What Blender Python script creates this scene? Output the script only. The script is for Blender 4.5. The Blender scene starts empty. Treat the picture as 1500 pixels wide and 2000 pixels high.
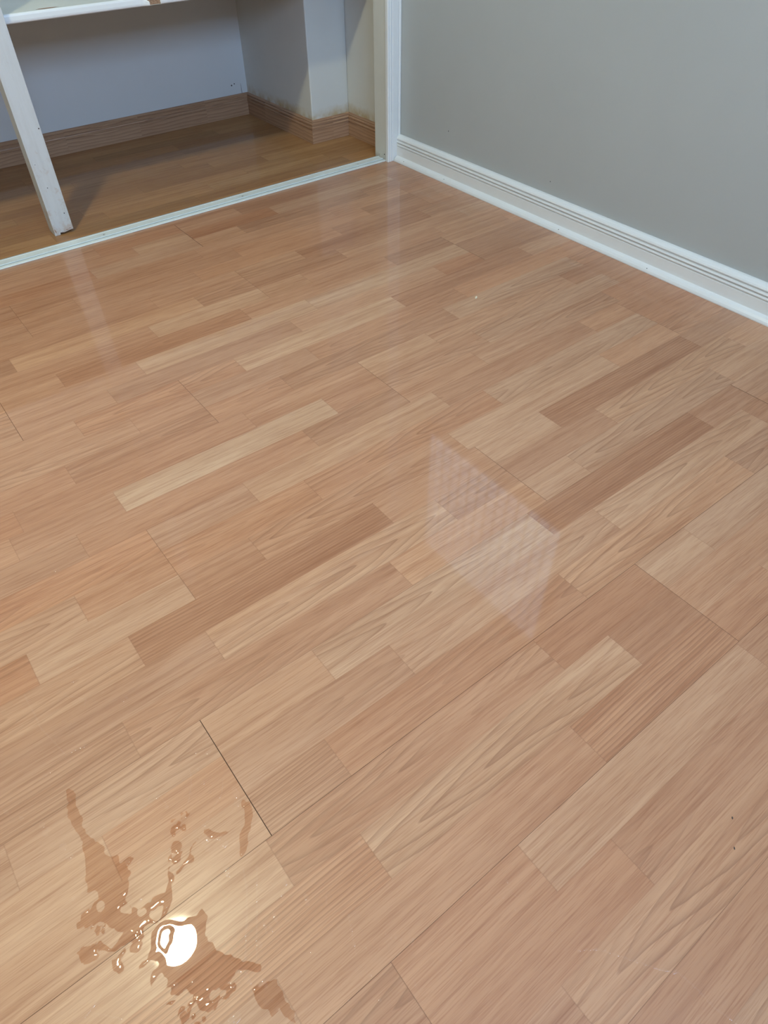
import bpy, bmesh, math, random
import numpy as np
from mathutils import Matrix, Vector
random.seed(7)
S = bpy.context.scene
COL = S.collection
PI = math.pi

# ------------------------------------------------------------------ camera
cam_d = bpy.data.cameras.new('camera'); cam = bpy.data.objects.new('camera', cam_d); COL.objects.link(cam)
cam_d.sensor_fit = 'HORIZONTAL'; cam_d.sensor_width = 36.0; cam_d.lens = 1311.33 / 1500 * 36
cam_d.clip_start = 0.02
RC = [(0.79166593, -0.61090107, -0.00805847), (-0.44285392, -0.56470743, -0.69640931), (0.42088651, 0.55489225, -0.71759957)]
rx, dn, fw = [Vector(v) for v in RC]
m = Matrix((rx, -dn, -fw)).transposed().to_4x4()
m.translation = (0, 0, 0.8696)
cam.matrix_world = m
S.camera = cam

# ------------------------------------------------------------------ world, light, exposure
S.view_settings.view_transform = 'Standard'; S.view_settings.look = 'None'
S.view_settings.gamma = 1.0; S.view_settings.use_curve_mapping = False
S.view_settings.exposure = -0.22
w = bpy.data.worlds.new('world'); S.world = w; w.use_nodes = True
w.node_tree.nodes['Background'].inputs[0].default_value = (0.46, 0.72, 1.0, 1)
w.node_tree.nodes['Background'].inputs[1].default_value = 3.6
LAMP_POS = (-0.29, 1.03); LAMP_COLOR = (0.96, 0.93, 0.62, 1); LAMP_STRENGTH = 450.0
ld = bpy.data.lights.new('window_daylight', 'AREA'); ld.shape = 'RECTANGLE'; ld.size = 1.5; ld.size_y = 0.50
ld.energy = 60.0; ld.color = (0.43, 0.65, 1.0)
lo = bpy.data.objects.new('window_daylight', ld); COL.objects.link(lo)
lo.location = (0.35, -1.06, 1.58); lo.rotation_euler = (PI / 2, 0, 0)      # shines to +Y
lo.rotation_euler = (PI / 2, 0, 0)

# ------------------------------------------------------------------ helpers
def tag(o, label=None, cat=None, group=None, kind=None):
    if label: o['label'] = label
    if cat: o['category'] = cat
    if group: o['group'] = group
    if kind: o['kind'] = kind
    return o
def link(name, me, mat=None, parent=None):
    o = bpy.data.objects.new(name, me); COL.objects.link(o)
    if mat: me.materials.append(mat)
    if parent: o.parent = parent
    return o
def mesh(name, vs, fs, mat=None, parent=None, smooth=False):
    me = bpy.data.meshes.new(name); me.from_pydata([tuple(map(float, v)) for v in vs], [], fs); me.update()
    if smooth:
        for p in me.polygons: p.use_smooth = True
    return link(name, me, mat, parent)
def empty(name, loc):
    o = bpy.data.objects.new(name, None); COL.objects.link(o); o.location = loc; o.empty_display_size = .05
    return o
class MB:
    def __init__(s): s.v = []; s.f = []
    def add(s, vs, fs):
        n = len(s.v); s.v += list(vs); s.f += [tuple(i + n for i in f) for f in fs]; return s
    def box(s, x0, x1, y0, y1, z0, z1):
        return s.add([(x0,y0,z0),(x1,y0,z0),(x1,y1,z0),(x0,y1,z0),(x0,y0,z1),(x1,y0,z1),(x1,y1,z1),(x0,y1,z1)],
                     [(0,3,2,1),(4,5,6,7),(0,1,5,4),(1,2,6,5),(2,3,7,6),(3,0,4,7)])
    def sweep(s, prof, P0, P1, U, V):
        """closed profile (a, b) along U and V axes, swept from P0 to P1; a third profile value shifts each end for mitres"""
        P0, P1, U, V = Vector(P0), Vector(P1), Vector(U), Vector(V); D = (P1 - P0).normalized(); n = len(prof)
        vs = []
        for P, k in ((P0, 0), (P1, 1)):
            for q in prof:
                sh = 0 if len(q) < 4 else q[2 + k]
                vs.append(tuple(P + U * q[0] + V * q[1] + D * sh))
        fs = [(i, (i + 1) % n, n + (i + 1) % n, n + i) for i in range(n)]
        fs += [tuple(range(n))[::-1], tuple(range(n, 2 * n))]
        return s.add(vs, fs)
    def build(s, name, mat, parent=None, bevel=0, smooth=False, seg=2):
        bm = bmesh.new(); vv = [bm.verts.new(tuple(map(float, v))) for v in s.v]
        for f in s.f:
            try: bm.faces.new([vv[i] for i in f])
            except ValueError: pass
        bmesh.ops.recalc_face_normals(bm, faces=bm.faces)
        me = bpy.data.meshes.new(name); bm.to_mesh(me); bm.free()
        if smooth:
            for p in me.polygons: p.use_smooth = True
        o = link(name, me, mat, parent)
        if bevel:
            b = o.modifiers.new('bevel', 'BEVEL'); b.width = bevel; b.segments = seg; b.limit_method = 'ANGLE'
        return o
def mitred(prof, m0, m1):
    return [(a, b, m0 * a, m1 * a) for a, b in prof]

# ------------------------------------------------------------------ material helpers
class NT:
    def __init__(s, name):
        s.m = bpy.data.materials.new(name); s.m.use_nodes = True; s.t = s.m.node_tree
        for n in list(s.t.nodes): s.t.nodes.remove(n)
        s.out = s.t.nodes.new('ShaderNodeOutputMaterial')
    def n(s, typ, ins=None, **kw):
        nd = s.t.nodes.new('ShaderNode' + typ)
        for k, v in kw.items(): setattr(nd, k, v)
        for k, v in (ins or {}).items(): s.set(nd.inputs[k], v)
        return nd
    def set(s, sock, v):
        if isinstance(v, bpy.types.NodeSocket): s.t.links.new(v, sock)
        elif isinstance(v, bpy.types.Node): s.t.links.new(v.outputs[0], sock)
        else: sock.default_value = v
    def math(s, op, a, b=0.0, c=0.0, clamp=False):
        nd = s.t.nodes.new('ShaderNodeMath'); nd.operation = op; nd.use_clamp = clamp
        s.set(nd.inputs[0], a); s.set(nd.inputs[1], b); s.set(nd.inputs[2], c); return nd.outputs[0]
    def comb(s, x, y, z): return s.n('CombineXYZ', {0: x, 1: y, 2: z}).outputs[0]
    def sep(s, v):
        nd = s.n('SeparateXYZ', {0: v}); return nd.outputs
    def noise(s, vec, scale=1.0, detail=2.0, rough=.5, dist=0.0):
        nd = s.n('TexNoise', {'Vector': vec, 'Scale': scale, 'Detail': detail, 'Roughness': rough, 'Distortion': dist}); return nd.outputs[0]
    def remap(s, v, a, b, c=0.0, d=1.0, smooth=False):
        nd = s.n('MapRange', {0: v, 1: a, 2: b, 3: c, 4: d}, clamp=True)
        if smooth: nd.interpolation_type = 'SMOOTHSTEP'
        return nd.outputs[0]
    def mix(s, f, a, b, mode='MIX'):
        nd = s.t.nodes.new('ShaderNodeMix'); nd.data_type = 'RGBA'; nd.blend_type = mode; nd.clamp_factor = True
        s.set(nd.inputs[0], f); s.set(nd.inputs[6], a); s.set(nd.inputs[7], b); return nd.outputs[2]
    def attr(s, name):
        nd = s.n('Attribute'); nd.attribute_name = name; return nd.outputs
    def bsdf(s, color, rough=.5, **kw):
        p = s.n('BsdfPrincipled'); s.set(p.inputs['Base Color'], color); s.set(p.inputs['Roughness'], rough)
        for k, v in kw.items(): s.set(p.inputs[k.replace('_', ' ')], v)
        s.t.links.new(p.outputs[0], s.out.inputs[0]); return p
    def bump(s, h, strength=.2, dist=.001):
        return s.n('Bump', {'Height': h, 'Strength': strength, 'Distance': dist}).outputs[0]
def c4(r, g, b): return (r, g, b, 1)

def wood_floor(name, pale, mid, dark, line_col, wet=False, coat=.6, coat_r=.045, spec=.38, rough=.40, line_amt=1.0, bumpy=0.0):
    t = NT(name)
    uv = t.n('UVMap'); uv.uv_map = 'grain'
    u, v, _ = t.sep(uv.outputs[0])
    a = t.attr('strip'); sc = t.n('SeparateColor', {0: a[0]}).outputs
    tone, cath, lined = sc[0], sc[1], sc[2]
    seed = t.attr('seed')[2]
    sx = t.math('MULTIPLY', seed, 37.0); sz = t.math('MULTIPLY', seed, 91.0)
    U = t.math('ADD', u, sx)
    # broad colour drift, streaks and pores, all drawn out along the board
    s0 = t.noise(t.comb(t.math('MULTIPLY', U, 2.2), t.math('MULTIPLY', v, 22), sz), 1, 2, .5)
    s1 = t.noise(t.comb(t.math('MULTIPLY', U, 3.0), t.math('MULTIPLY', v, 105), sz), 1, 4, .62, .3)
    s2 = t.noise(t.comb(t.math('MULTIPLY', U, 22), t.math('MULTIPLY', v, 620), sz), 1, 2, .5)
    # cathedral arches
    wn = t.noise(t.comb(t.math('MULTIPLY', U, 3.6), t.math('MULTIPLY', v, 6), sz), 1, 2, .35)
    wl = t.noise(t.comb(t.math('MULTIPLY', U, 3.0), 0.0, sz), 1, 1, .5)
    vo = t.math('ADD', v, t.math('MULTIPLY', t.math('SUBTRACT', wl, .5), .035))
    av = t.math('SQRT', t.math('ADD', t.math('MULTIPLY', vo, vo), 1.6e-5))
    F = t.math('ADD', t.math('MULTIPLY', av, 80.0), t.math('MULTIPLY', U, 8.5))
    F = t.math('ADD', t.math('ADD', F, t.math('MULTIPLY', wn, 2.2)), t.math('MULTIPLY', t.noise(t.comb(t.math('MULTIPLY', U, 9.0), t.math('MULTIPLY', v, 40), sz), 1, 2, .5), .55))
    p = t.math('FRACT', F)
    ring = t.math('POWER', p, t.math('ADD', 5.0, t.math('MULTIPLY', t.remap(t.math('ABSOLUTE', vo), 0, .012, 1, 0), 4.0)))
    ring = t.math('MULTIPLY', t.math('MULTIPLY', ring, t.remap(p, .95, 1.0, 1, 0)), t.remap(t.math('ABSOLUTE', vo), .004, .03, 1.0, .5))
    glow = t.math('MULTIPLY', t.math('POWER', p, 1.6), t.remap(p, .95, 1.0, 1, 0))
    fade = t.remap(t.noise(t.comb(t.math('MULTIPLY', U, 3.3), t.math('MULTIPLY', v, 14), t.math('ADD', sz, 5.0)), 1, 1, .5), .36, .58)
    ring = t.math('MULTIPLY', t.math('MULTIPLY', ring, cath), fade)
    glow = t.math('MULTIPLY', t.math('MULTIPLY', glow, cath), fade)
    # fine parallel lines
    lf = t.math('ADD', t.math('MULTIPLY', v, 175.0), t.math('MULTIPLY', t.noise(t.comb(t.math('MULTIPLY', U, 1.5), t.math('MULTIPLY', v, 9), sz), 1, 2, .5), 7.0))
    lp = t.math('POWER', t.math('FRACT', lf), 2.6)
    lp = t.math('MULTIPLY', t.math('MULTIPLY', lp, lined), t.remap(s1, .3, .6, .6, 1.0))
    col = t.mix(t.remap(tone, 0, .5), dark, mid)
    col = t.mix(t.remap(tone, .5, 1.0), col, pale)
    hue = t.remap(t.noise(t.comb(t.math('MULTIPLY', sz, 3.1), 0.0, 0.0), 1, 0, .5), .35, .65)
    col = t.mix(t.math('MULTIPLY', hue, .8), col, t.mix(1.0, col, c4(1.04, .92, .82), 'MULTIPLY'))
    col = t.mix(t.remap(s0, .38, .62, 0, .45), col, t.mix(1.0, col, c4(.80, .70, .62), 'MULTIPLY'))
    col = t.mix(t.remap(s1, .46, .70, 0, .66 * line_amt), col, t.mix(1.0, col, c4(.72, .58, .50), 'MULTIPLY'))
    col = t.mix(t.remap(s1, .46, .30, 0, .32), col, t.mix(1.0, col, c4(1.12, 1.12, 1.10), 'MULTIPLY'))
    col = t.mix(t.remap(s2, .48, .68, 0, .6 * line_amt), col, t.mix(1.0, col, c4(.74, .62, .55), 'MULTIPLY'))
    col = t.mix(t.math('MULTIPLY', glow, .24 * line_amt), col, line_col)
    col = t.mix(t.math('MULTIPLY', ring, .78 * line_amt), col, line_col)
    col = t.mix(t.math('MULTIPLY', lp, .72 * line_amt), col, line_col)
    # strip outline printed in the decor: a hair-thin darker edge, from the second map
    e = t.n('UVMap'); e.uv_map = 'edge'; ex, ey, _ = t.sep(e.outputs[0])
    em = t.math('MAXIMUM', t.remap(ex, .0004, .0011, 1, 0), t.remap(ey, .0003, .0008, .5, 0))
    col = t.mix(t.math('MULTIPLY', em, .28), col, line_col)
    kw = {}
    if bumpy:
        kw['Normal'] = t.bump(t.math('ADD', t.math('MULTIPLY', s1, .6), s2), bumpy, .0004)
    # slight smears in the sheen of the wear layer
    geo = t.n('TexCoord').outputs['Object']
    sm = t.noise(geo, 9.0, 4, .6)
    rr = t.remap(sm, .3, .7, rough * .9, rough * 1.12)
    if wet:
        wt = t.attr('wet')[2]
        wm = t.remap(wt, -.0002, .0002)
        col = t.mix(wm, col, t.mix(1.0, col, c4(.92, .84, .78), 'MULTIPLY'))
        spec = t.remap(wm, 0, 1, spec, .03); coat = t.remap(wm, 0, 1, coat, 0.0)
    p_ = t.bsdf(col, rr, Specular_IOR_Level=spec, Coat_Weight=coat, Coat_Roughness=coat_r, **kw)
    return t.m

def paint(name, col, rough=.55, mottle=.04, scale=6, bump=.06, spec=.35, bscale=260, stain=None):
    t = NT(name); g = t.n('TexCoord').outputs['Object']
    n = t.noise(g, scale, 4, .6); n2 = t.noise(g, bscale, 2, .5)
    c = t.mix(t.remap(n, .3, .7), c4(*[x * (1 - mottle) for x in col]), c4(*[min(1, x * (1 + mottle)) for x in col]))
    if stain:                                   # a ragged yellowish glue band just above the skirting
        x, y, z = t.sep(g)
        edge = t.math('ADD', z, t.math('MULTIPLY', t.math('SUBTRACT', t.noise(g, 30, 4, .7), .5), .035))
        msk = t.math('MULTIPLY', t.remap(edge, stain[0], stain[1], 1, 0), t.remap(t.noise(g, 14, 3, .6), .35, .6))
        c = t.mix(t.math('MULTIPLY', msk, stain[2]), c, c4(*stain[3]))
    t.bsdf(c, rough, Specular_IOR_Level=spec, Normal=t.bump(n2, bump, .001))
    return t.m
def plain(name, col, rough=.5, **kw):
    t = NT(name); g = t.n('TexCoord').outputs['Object']; n = t.noise(g, 40, 3, .6)
    c = t.mix(t.remap(n, .3, .7), c4(*[x * .96 for x in col]), c4(*[min(1, x * 1.04) for x in col]))
    t.bsdf(c, rough, **kw); return t.m
def pine(name, axis, col=(.50, .31, .19), dark=(.27, .14, .08), lines=1.0):
    """varnished pine: growth lines along the board"""
    t = NT(name); g = t.n('TexCoord').outputs['Object']; x, y, z = t.sep(g)
    al = x if axis == 'x' else y
    # jointed lengths of about 0.3 m, each with its own grain
    seg = t.math('FLOOR', t.math('DIVIDE', t.math('ADD', al, 5.07), .29))
    so = t.math('MULTIPLY', seg, 7.31)
    n = t.noise(t.comb(t.math('MULTIPLY', al, 5.0), t.math('MULTIPLY', z, 26), so), 1, 2, .5)
    f = t.math('FRACT', t.math('ADD', t.math('MULTIPLY', z, 85), t.math('MULTIPLY', n, 2.2)))
    r = t.math('POWER', f, 2.2)
    f2 = t.noise(t.comb(t.math('MULTIPLY', al, 12), t.math('MULTIPLY', z, 420), so), 1, 2, .5)
    c = t.mix(t.math('MULTIPLY', r, .75 * lines), c4(*col), c4(*dark))
    c = t.mix(t.remap(f2, .45, .75, 0, .35), c, c4(*dark))
    tn = t.noise(t.comb(so, 0.0, 0.0), 1, 0, .5)
    c = t.mix(t.remap(tn, .3, .7, 0, .5), c, t.mix(1.0, c, c4(.78, .70, .66), 'MULTIPLY'))
    t.bsdf(c, .42, Specular_IOR_Level=.4)
    return t.m
def thin_glass(name, ior=1.33, tint=(1, 1, 1), rough=0.0, boost=1.0):
    """clear film: transparent with a Fresnel mirror on top, so light passes straight through"""
    t = NT(name)
    bf = t.n('NewGeometry').outputs['Backfacing']
    fr = t.math('MULTIPLY', t.n('Fresnel', {'IOR': ior}).outputs[0], t.math('SUBTRACT', 1.0, bf))
    g = t.n('BsdfGlossy', {'Color': c4(1, 1, 1), 'Roughness': rough}); tr = t.n('BsdfTransparent', {'Color': c4(*tint)})
    mx = t.n('MixShader', {0: t.math('MULTIPLY', fr, boost, clamp=True), 1: tr, 2: g})
    t.t.links.new(mx.outputs[0], t.out.inputs[0]); return t.m

M = {}
M['floor'] = wood_floor('cherry_laminate', c4(.635, .41, .255), c4(.55, .302, .174), c4(.415, .20, .105), c4(.27, .115, .055), wet=True)
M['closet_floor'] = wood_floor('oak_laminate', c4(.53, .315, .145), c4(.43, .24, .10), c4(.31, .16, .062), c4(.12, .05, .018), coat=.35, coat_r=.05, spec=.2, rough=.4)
M['gap'] = plain('dark_plank_gap', (.05, .022, .012), .9)
M['grey_wall'] = paint('warm_grey_wall_paint', (.45, .468, .462), .45, .02, 3, .05)
M['cream_wall'] = paint('cream_closet_paint', (.66, .66, .63), .6, .03, 4, .10, stain=(.084, .114, .9, (.48, .36, .19)))
M['back_wall'] = paint('white_closet_paint', (.66, .66, .66), .6, .02, 4, .06)
M['gloss_white'] = paint('gloss_white_trim_paint', (.80, .81, .80), .28, .015, 12, .03, .5)
M['jamb'] = paint('cream_jamb_paint', (.66, .65, .58), .4, .03, 10, .03, .5, stain=(.004, .03, .9, (.30, .24, .16)))
M['ceiling'] = paint('white_ceiling_paint', (.78, .78, .76), .8, .02, 3, .05)
M['pine_x'] = pine('pine_skirting_lengthwise', 'x'); M['pine_y'] = pine('pine_skirting_crosswise', 'y')
M['track'] = plain('white_enamelled_metal', (.74, .79, .76), .3, Specular_IOR_Level=.5)
M['track_groove'] = plain('grey_track_groove', (.20, .24, .26), .5)  # dark colour standing in for the shade inside the track's grooves
M['screw'] = plain('dark_screw_steel', (.06, .07, .08), .4, Metallic=.7)
M['glass'] = thin_glass('window_glass', 1.45)
M['water'] = thin_glass('clear_water', 1.33)
M['timber_frame'] = pine('window_timber', 'y', (.38, .20, .09), (.22, .10, .04), .6)
M['steel_bar'] = plain('painted_steel_bar', (.40, .42, .45), .5)
M['hole'] = plain('dark_nail_hole', (.06, .05, .05), .9)

# ================================================================== floor
Y0, W = .318, .06433
XW, XL, YB, YT, YC, CEIL = 1.665, -1.50, -.90, 2.085, 2.912, 2.30
JOINTS = {-6:[.228],-5:[.388],-4:[.293],-3:[.46,-.01],-2:[.619,.149],-1:[.899,.522,.0535],
0:[1.126,.649,.183],1:[.811,.344,-.104,1.286],2:[.71,-.203,1.188,.247],3:[1.364,.445,.885,-.025],4:[.602,1.045,.136],5:[1.43,.507,.945,.038],
6:[.285,.747,-.096],7:[1.392,.441,.906,0.0],8:[.8135,1.29,.346],9:[.52,.05],10:[.612,1.053,.143,-.046,1.535],11:[.957,1.435,-.02,.453],
12:[.097,1.07],13:[.694,.256],14:[.537,1.004,.161],15:[.258,1.2,.73],16:[.352,.819,1.297],17:[.662,.19],18:[.886,.44,1.37],19:[.597,1.047,.124],20:[.952,.501],
21:[.658],22:[.815,.342],23:[.723,.245],24:[.436],25:[1.054],26:[.963]}
PLANKJ = {-2:.097,-1:.766,0:.062,1:.762,2:.1525,3:.755,4:.398,5:.058,6:.7535,7:.20,8:.756}
WIDE = {0:.0009, 8:.0010, 5:.0006, -1:.0004, 3:.0004, 4:.0004, 1:.0004}
SEAM = {0:.00045, 1:.0002, -1:.00035, -2:.0002}
# tone (-1 dark .. 1 pale), figure (S straight, C arched, F fine parallel lines, K wild) of each strip, from its left end
TONE = {
-6:{.228:(.25,'C'),-.239:(0,'C')},-5:{-.079:(0,'C'),.388:(-.05,'K')},-4:{.097:(-.1,'S'),.293:(.25,'S')},
-3:{-.01:(0,'S'),-.477:(-.1,'S'),.46:(-.1,'F'),.766:(-.15,'S')},
-2:{.149:(.5,'C'),-.318:(0,'F'),.619:(-.4,'S'),.766:(.1,'S')},
-1:{.0535:(-.15,'C'),-.414:(.4,'S'),.522:(-.45,'S'),.766:(.35,'S'),.899:(.15,'S')},
0:{-.405:(.1,'S'),.062:(-.1,'F'),.183:(-.15,'K'),.649:(.35,'C'),1.126:(-.2,'C')},
1:{-.571:(.45,'S'),-.104:(.1,'S'),.062:(-.05,'C'),.344:(.2,'K'),.811:(.45,'C'),1.286:(-.4,'C')},
2:{-.67:(.2,'S'),-.203:(.1,'C'),.062:(.3,'S'),.247:(.45,'C'),.71:(-.5,'F'),1.188:(-.3,'K')},
3:{-.492:(-.15,'F'),-.025:(-.15,'K'),.445:(.4,'S'),.762:(.25,'S'),.885:(.2,'C'),1.364:(.4,'S')},
4:{-.331:(-.25,'S'),.136:(.5,'C'),.602:(0,'C'),.762:(-.35,'S'),1.045:(.5,'C')},
5:{-.429:(.3,'C'),.038:(-.5,'F'),.507:(.1,'S'),.762:(.35,'C'),.945:(-.45,'F'),1.43:(0,'S')},
6:{-.563:(-.2,'C'),-.096:(.3,'S'),.1525:(-.25,'S'),.285:(.1,'C'),.747:(.4,'S'),1.214:(.2,'S')},
7:{-.467:(.1,'C'),0.0:(-.1,'S'),.1525:(0,'K'),.441:(-.1,'C'),.906:(.3,'C'),1.392:(-.1,'S')},
8:{-.315:(-.1,'C'),.1525:(-.1,'S'),.346:(.45,'S'),.8135:(-.25,'K'),1.29:(.2,'S')},
9:{-.417:(-.1,'S'),.05:(-.15,'S'),.52:(-.3,'C'),.755:(.1,'S'),1.222:(.1,'S')},
10:{-.046:(-.1,'S'),.143:(.6,'S'),.612:(-.2,'S'),.755:(.05,'C'),1.053:(.2,'C'),1.535:(-.3,'S')},
11:{-.487:(-.1,'S'),-.02:(-.1,'S'),.453:(.1,'S'),.755:(.5,'S'),.957:(.2,'C'),1.435:(-.4,'S')},
12:{-.37:(-.1,'S'),.097:(-.2,'K'),.398:(-.05,'C'),.735:(.1,'C'),1.07:(.25,'C')},
13:{-.211:(.1,'C'),.256:(0,'S'),.398:(-.1,'S'),.694:(.05,'K'),1.161:(.05,'S')},
14:{-.306:(.1,'S'),.161:(.05,'C'),.398:(.1,'C'),.537:(.6,'S'),1.004:(-.35,'S')},
15:{-.409:(-.3,'S'),.058:(-.05,'S'),.258:(-.2,'S'),.73:(.15,'S'),1.2:(-.3,'S')},
16:{-.409:(-.2,'S'),.058:(.1,'S'),.352:(.65,'S'),.819:(.5,'S'),1.297:(-.35,'S')},
17:{-.409:(.2,'C'),.058:(.1,'S'),.19:(-.35,'K'),.662:(.05,'S')},
18:{-.027:(-.15,'S'),.44:(.5,'S'),.7535:(.3,'S'),.886:(0,'S'),1.37:(.3,'S')},
19:{-.343:(-.4,'S'),.124:(.55,'S'),.597:(-.05,'C'),.7535:(-.3,'S'),1.047:(.15,'S')},
20:{-.433:(-.3,'S'),.034:(-.15,'C'),.501:(.1,'S'),.7535:(.25,'C'),.952:(-.5,'S'),1.419:(.1,'C')},
21:{.191:(-.2,'S'),.658:(.15,'S'),1.125:(-.1,'S')},22:{.342:(-.15,'S'),.815:(.1,'S')},23:{.245:(-.2,'S'),.723:(0,'S')},
24:{.436:(.1,'S'),-.03:(-.2,'S')},25:{.756:(-.45,'S'),1.054:(.3,'S')},26:{.756:(.1,'S'),.963:(-.45,'S'),.289:(-.1,'C')}}

POLYS = {'fork': [(-0.1243, 0.5101), (-0.1243, 0.5195), (-0.1214, 0.531), (-0.1155, 0.532), (-0.1127, 0.5242), (-0.1159, 0.509), (-0.1168, 0.4975), (-0.1154, 0.4832), (-0.1161, 0.4695), (-0.1169, 0.4586), (-0.1124, 0.445), (-0.1068, 0.4344), (-0.1102, 0.4285), (-0.1042, 0.4165), (-0.0966, 0.4142), (-0.0968, 0.4059), (-0.1002, 0.4001), (-0.0915, 0.3875), (-0.093, 0.3815), (-0.0985, 0.3811), (-0.1005, 0.3712), (-0.1083, 0.3602), (-0.1053, 0.3524), (-0.101, 0.3479), (-0.0874, 0.3407), (-0.0766, 0.3436), (-0.0672, 0.3408), (-0.0593, 0.3508), (-0.0553, 0.3617), (-0.052, 0.3569), (-0.0545, 0.3494), (-0.0609, 0.3428), (-0.0632, 0.3332), (-0.0679, 0.3256), (-0.077, 0.3151), (-0.0983, 0.3209), (-0.1087, 0.3204), (-0.1145, 0.3165), (-0.1255, 0.3189), (-0.1335, 0.3188), (-0.1422, 0.3215), (-0.1494, 0.3281), (-0.1533, 0.3383), (-0.1518, 0.3423), (-0.1475, 0.338), (-0.1425, 0.3258), (-0.1303, 0.3267), (-0.124, 0.3322), (-0.1264, 0.3362), (-0.1315, 0.3434), (-0.1333, 0.349), (-0.1354, 0.3538), (-0.1465, 0.356), (-0.1525, 0.3533), (-0.1528, 0.3577), (-0.1455, 0.3585), (-0.1492, 0.3646), (-0.1547, 0.3656), (-0.1632, 0.3668), (-0.1578, 0.3734), (-0.1485, 0.3716), (-0.1457, 0.3792), (-0.1388, 0.3839), (-0.1335, 0.382), (-0.1326, 0.387), (-0.1344, 0.3929), (-0.1392, 0.3966), (-0.14, 0.411), (-0.1328, 0.4218), (-0.1315, 0.428), (-0.1279, 0.4349), (-0.1299, 0.4437), (-0.1256, 0.4527), (-0.1264, 0.471), (-0.1302, 0.4843), (-0.1284, 0.4986)], 'low_left': [(-0.1719, 0.3455), (-0.1629, 0.3437), (-0.1545, 0.3351), (-0.1515, 0.3277), (-0.1581, 0.3257), (-0.1655, 0.3265), (-0.17, 0.335)], 'low_mid': [(-0.1453, 0.3138), (-0.1366, 0.3111), (-0.1297, 0.3159), (-0.1252, 0.3125), (-0.1293, 0.3075), (-0.1349, 0.3058), (-0.1372, 0.2956), (-0.1431, 0.2953), (-0.1461, 0.3045)], 'lamp': [(-0.0996, 0.3134), (-0.0907, 0.3149), (-0.08, 0.3131), (-0.07, 0.3054), (-0.0569, 0.3017), (-0.0484, 0.2973), (-0.0441, 0.2973), (-0.0399, 0.2907), (-0.0428, 0.2822), (-0.0494, 0.2745), (-0.0509, 0.2652), (-0.048, 0.2527), (-0.0296, 0.2243), (-0.0179, 0.2112), (-0.0218, 0.2044), (-0.0328, 0.2148), (-0.0379, 0.2208), (-0.0446, 0.2162), (-0.0534, 0.2191), (-0.0672, 0.2202), (-0.0748, 0.229), (-0.0823, 0.2281), (-0.0865, 0.2257), (-0.0852, 0.2322), (-0.0917, 0.2392), (-0.0995, 0.2395), (-0.1033, 0.2482), (-0.1042, 0.2546), (-0.1112, 0.2524), (-0.1158, 0.2531), (-0.1186, 0.2619), (-0.1176, 0.2707), (-0.1128, 0.2748), (-0.1021, 0.2764), (-0.1039, 0.2858), (-0.1084, 0.2913), (-0.1154, 0.2867), (-0.1224, 0.2842), (-0.1275, 0.2862), (-0.1177, 0.2905), (-0.11, 0.2945), (-0.1058, 0.2995), (-0.1046, 0.3068)], 'right_splash': [(-0.0032, 0.378), (0.0097, 0.3667), (0.0212, 0.3527), (0.0164, 0.3526), (0.0022, 0.3611), (-0.0038, 0.3721)], 'branch': [(-0.0116, 0.3705), (-0.0162, 0.3704), (-0.0282, 0.3624), (-0.039, 0.3563), (-0.0488, 0.3544), (-0.0492, 0.3512), (-0.0432, 0.3523), (-0.0358, 0.3538), (-0.0272, 0.3507), (-0.0246, 0.3559), (-0.0279, 0.3585), (-0.0177, 0.3653)], 'film_right': [(0.0562, 0.3766), (0.062, 0.3694), (0.0389, 0.3352), (0.0302, 0.322), (0.0172, 0.3199), (0.0202, 0.3273), (0.0431, 0.3576)], 'fan': [(-0.0354, 0.1956), (-0.0207, 0.1919), (-0.0118, 0.1889), (-0.0128, 0.182), (-0.0132, 0.1727), (-0.0124, 0.1536), (-0.0114, 0.1419), (-0.0191, 0.1497), (-0.023, 0.1636), (-0.0317, 0.1595), (-0.0322, 0.1725), (-0.0392, 0.1817)], 'low_strip': [(-0.115, 0.2441), (-0.1063, 0.2419), (-0.103, 0.2385), (-0.1085, 0.2371), (-0.116, 0.242)]}
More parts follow.
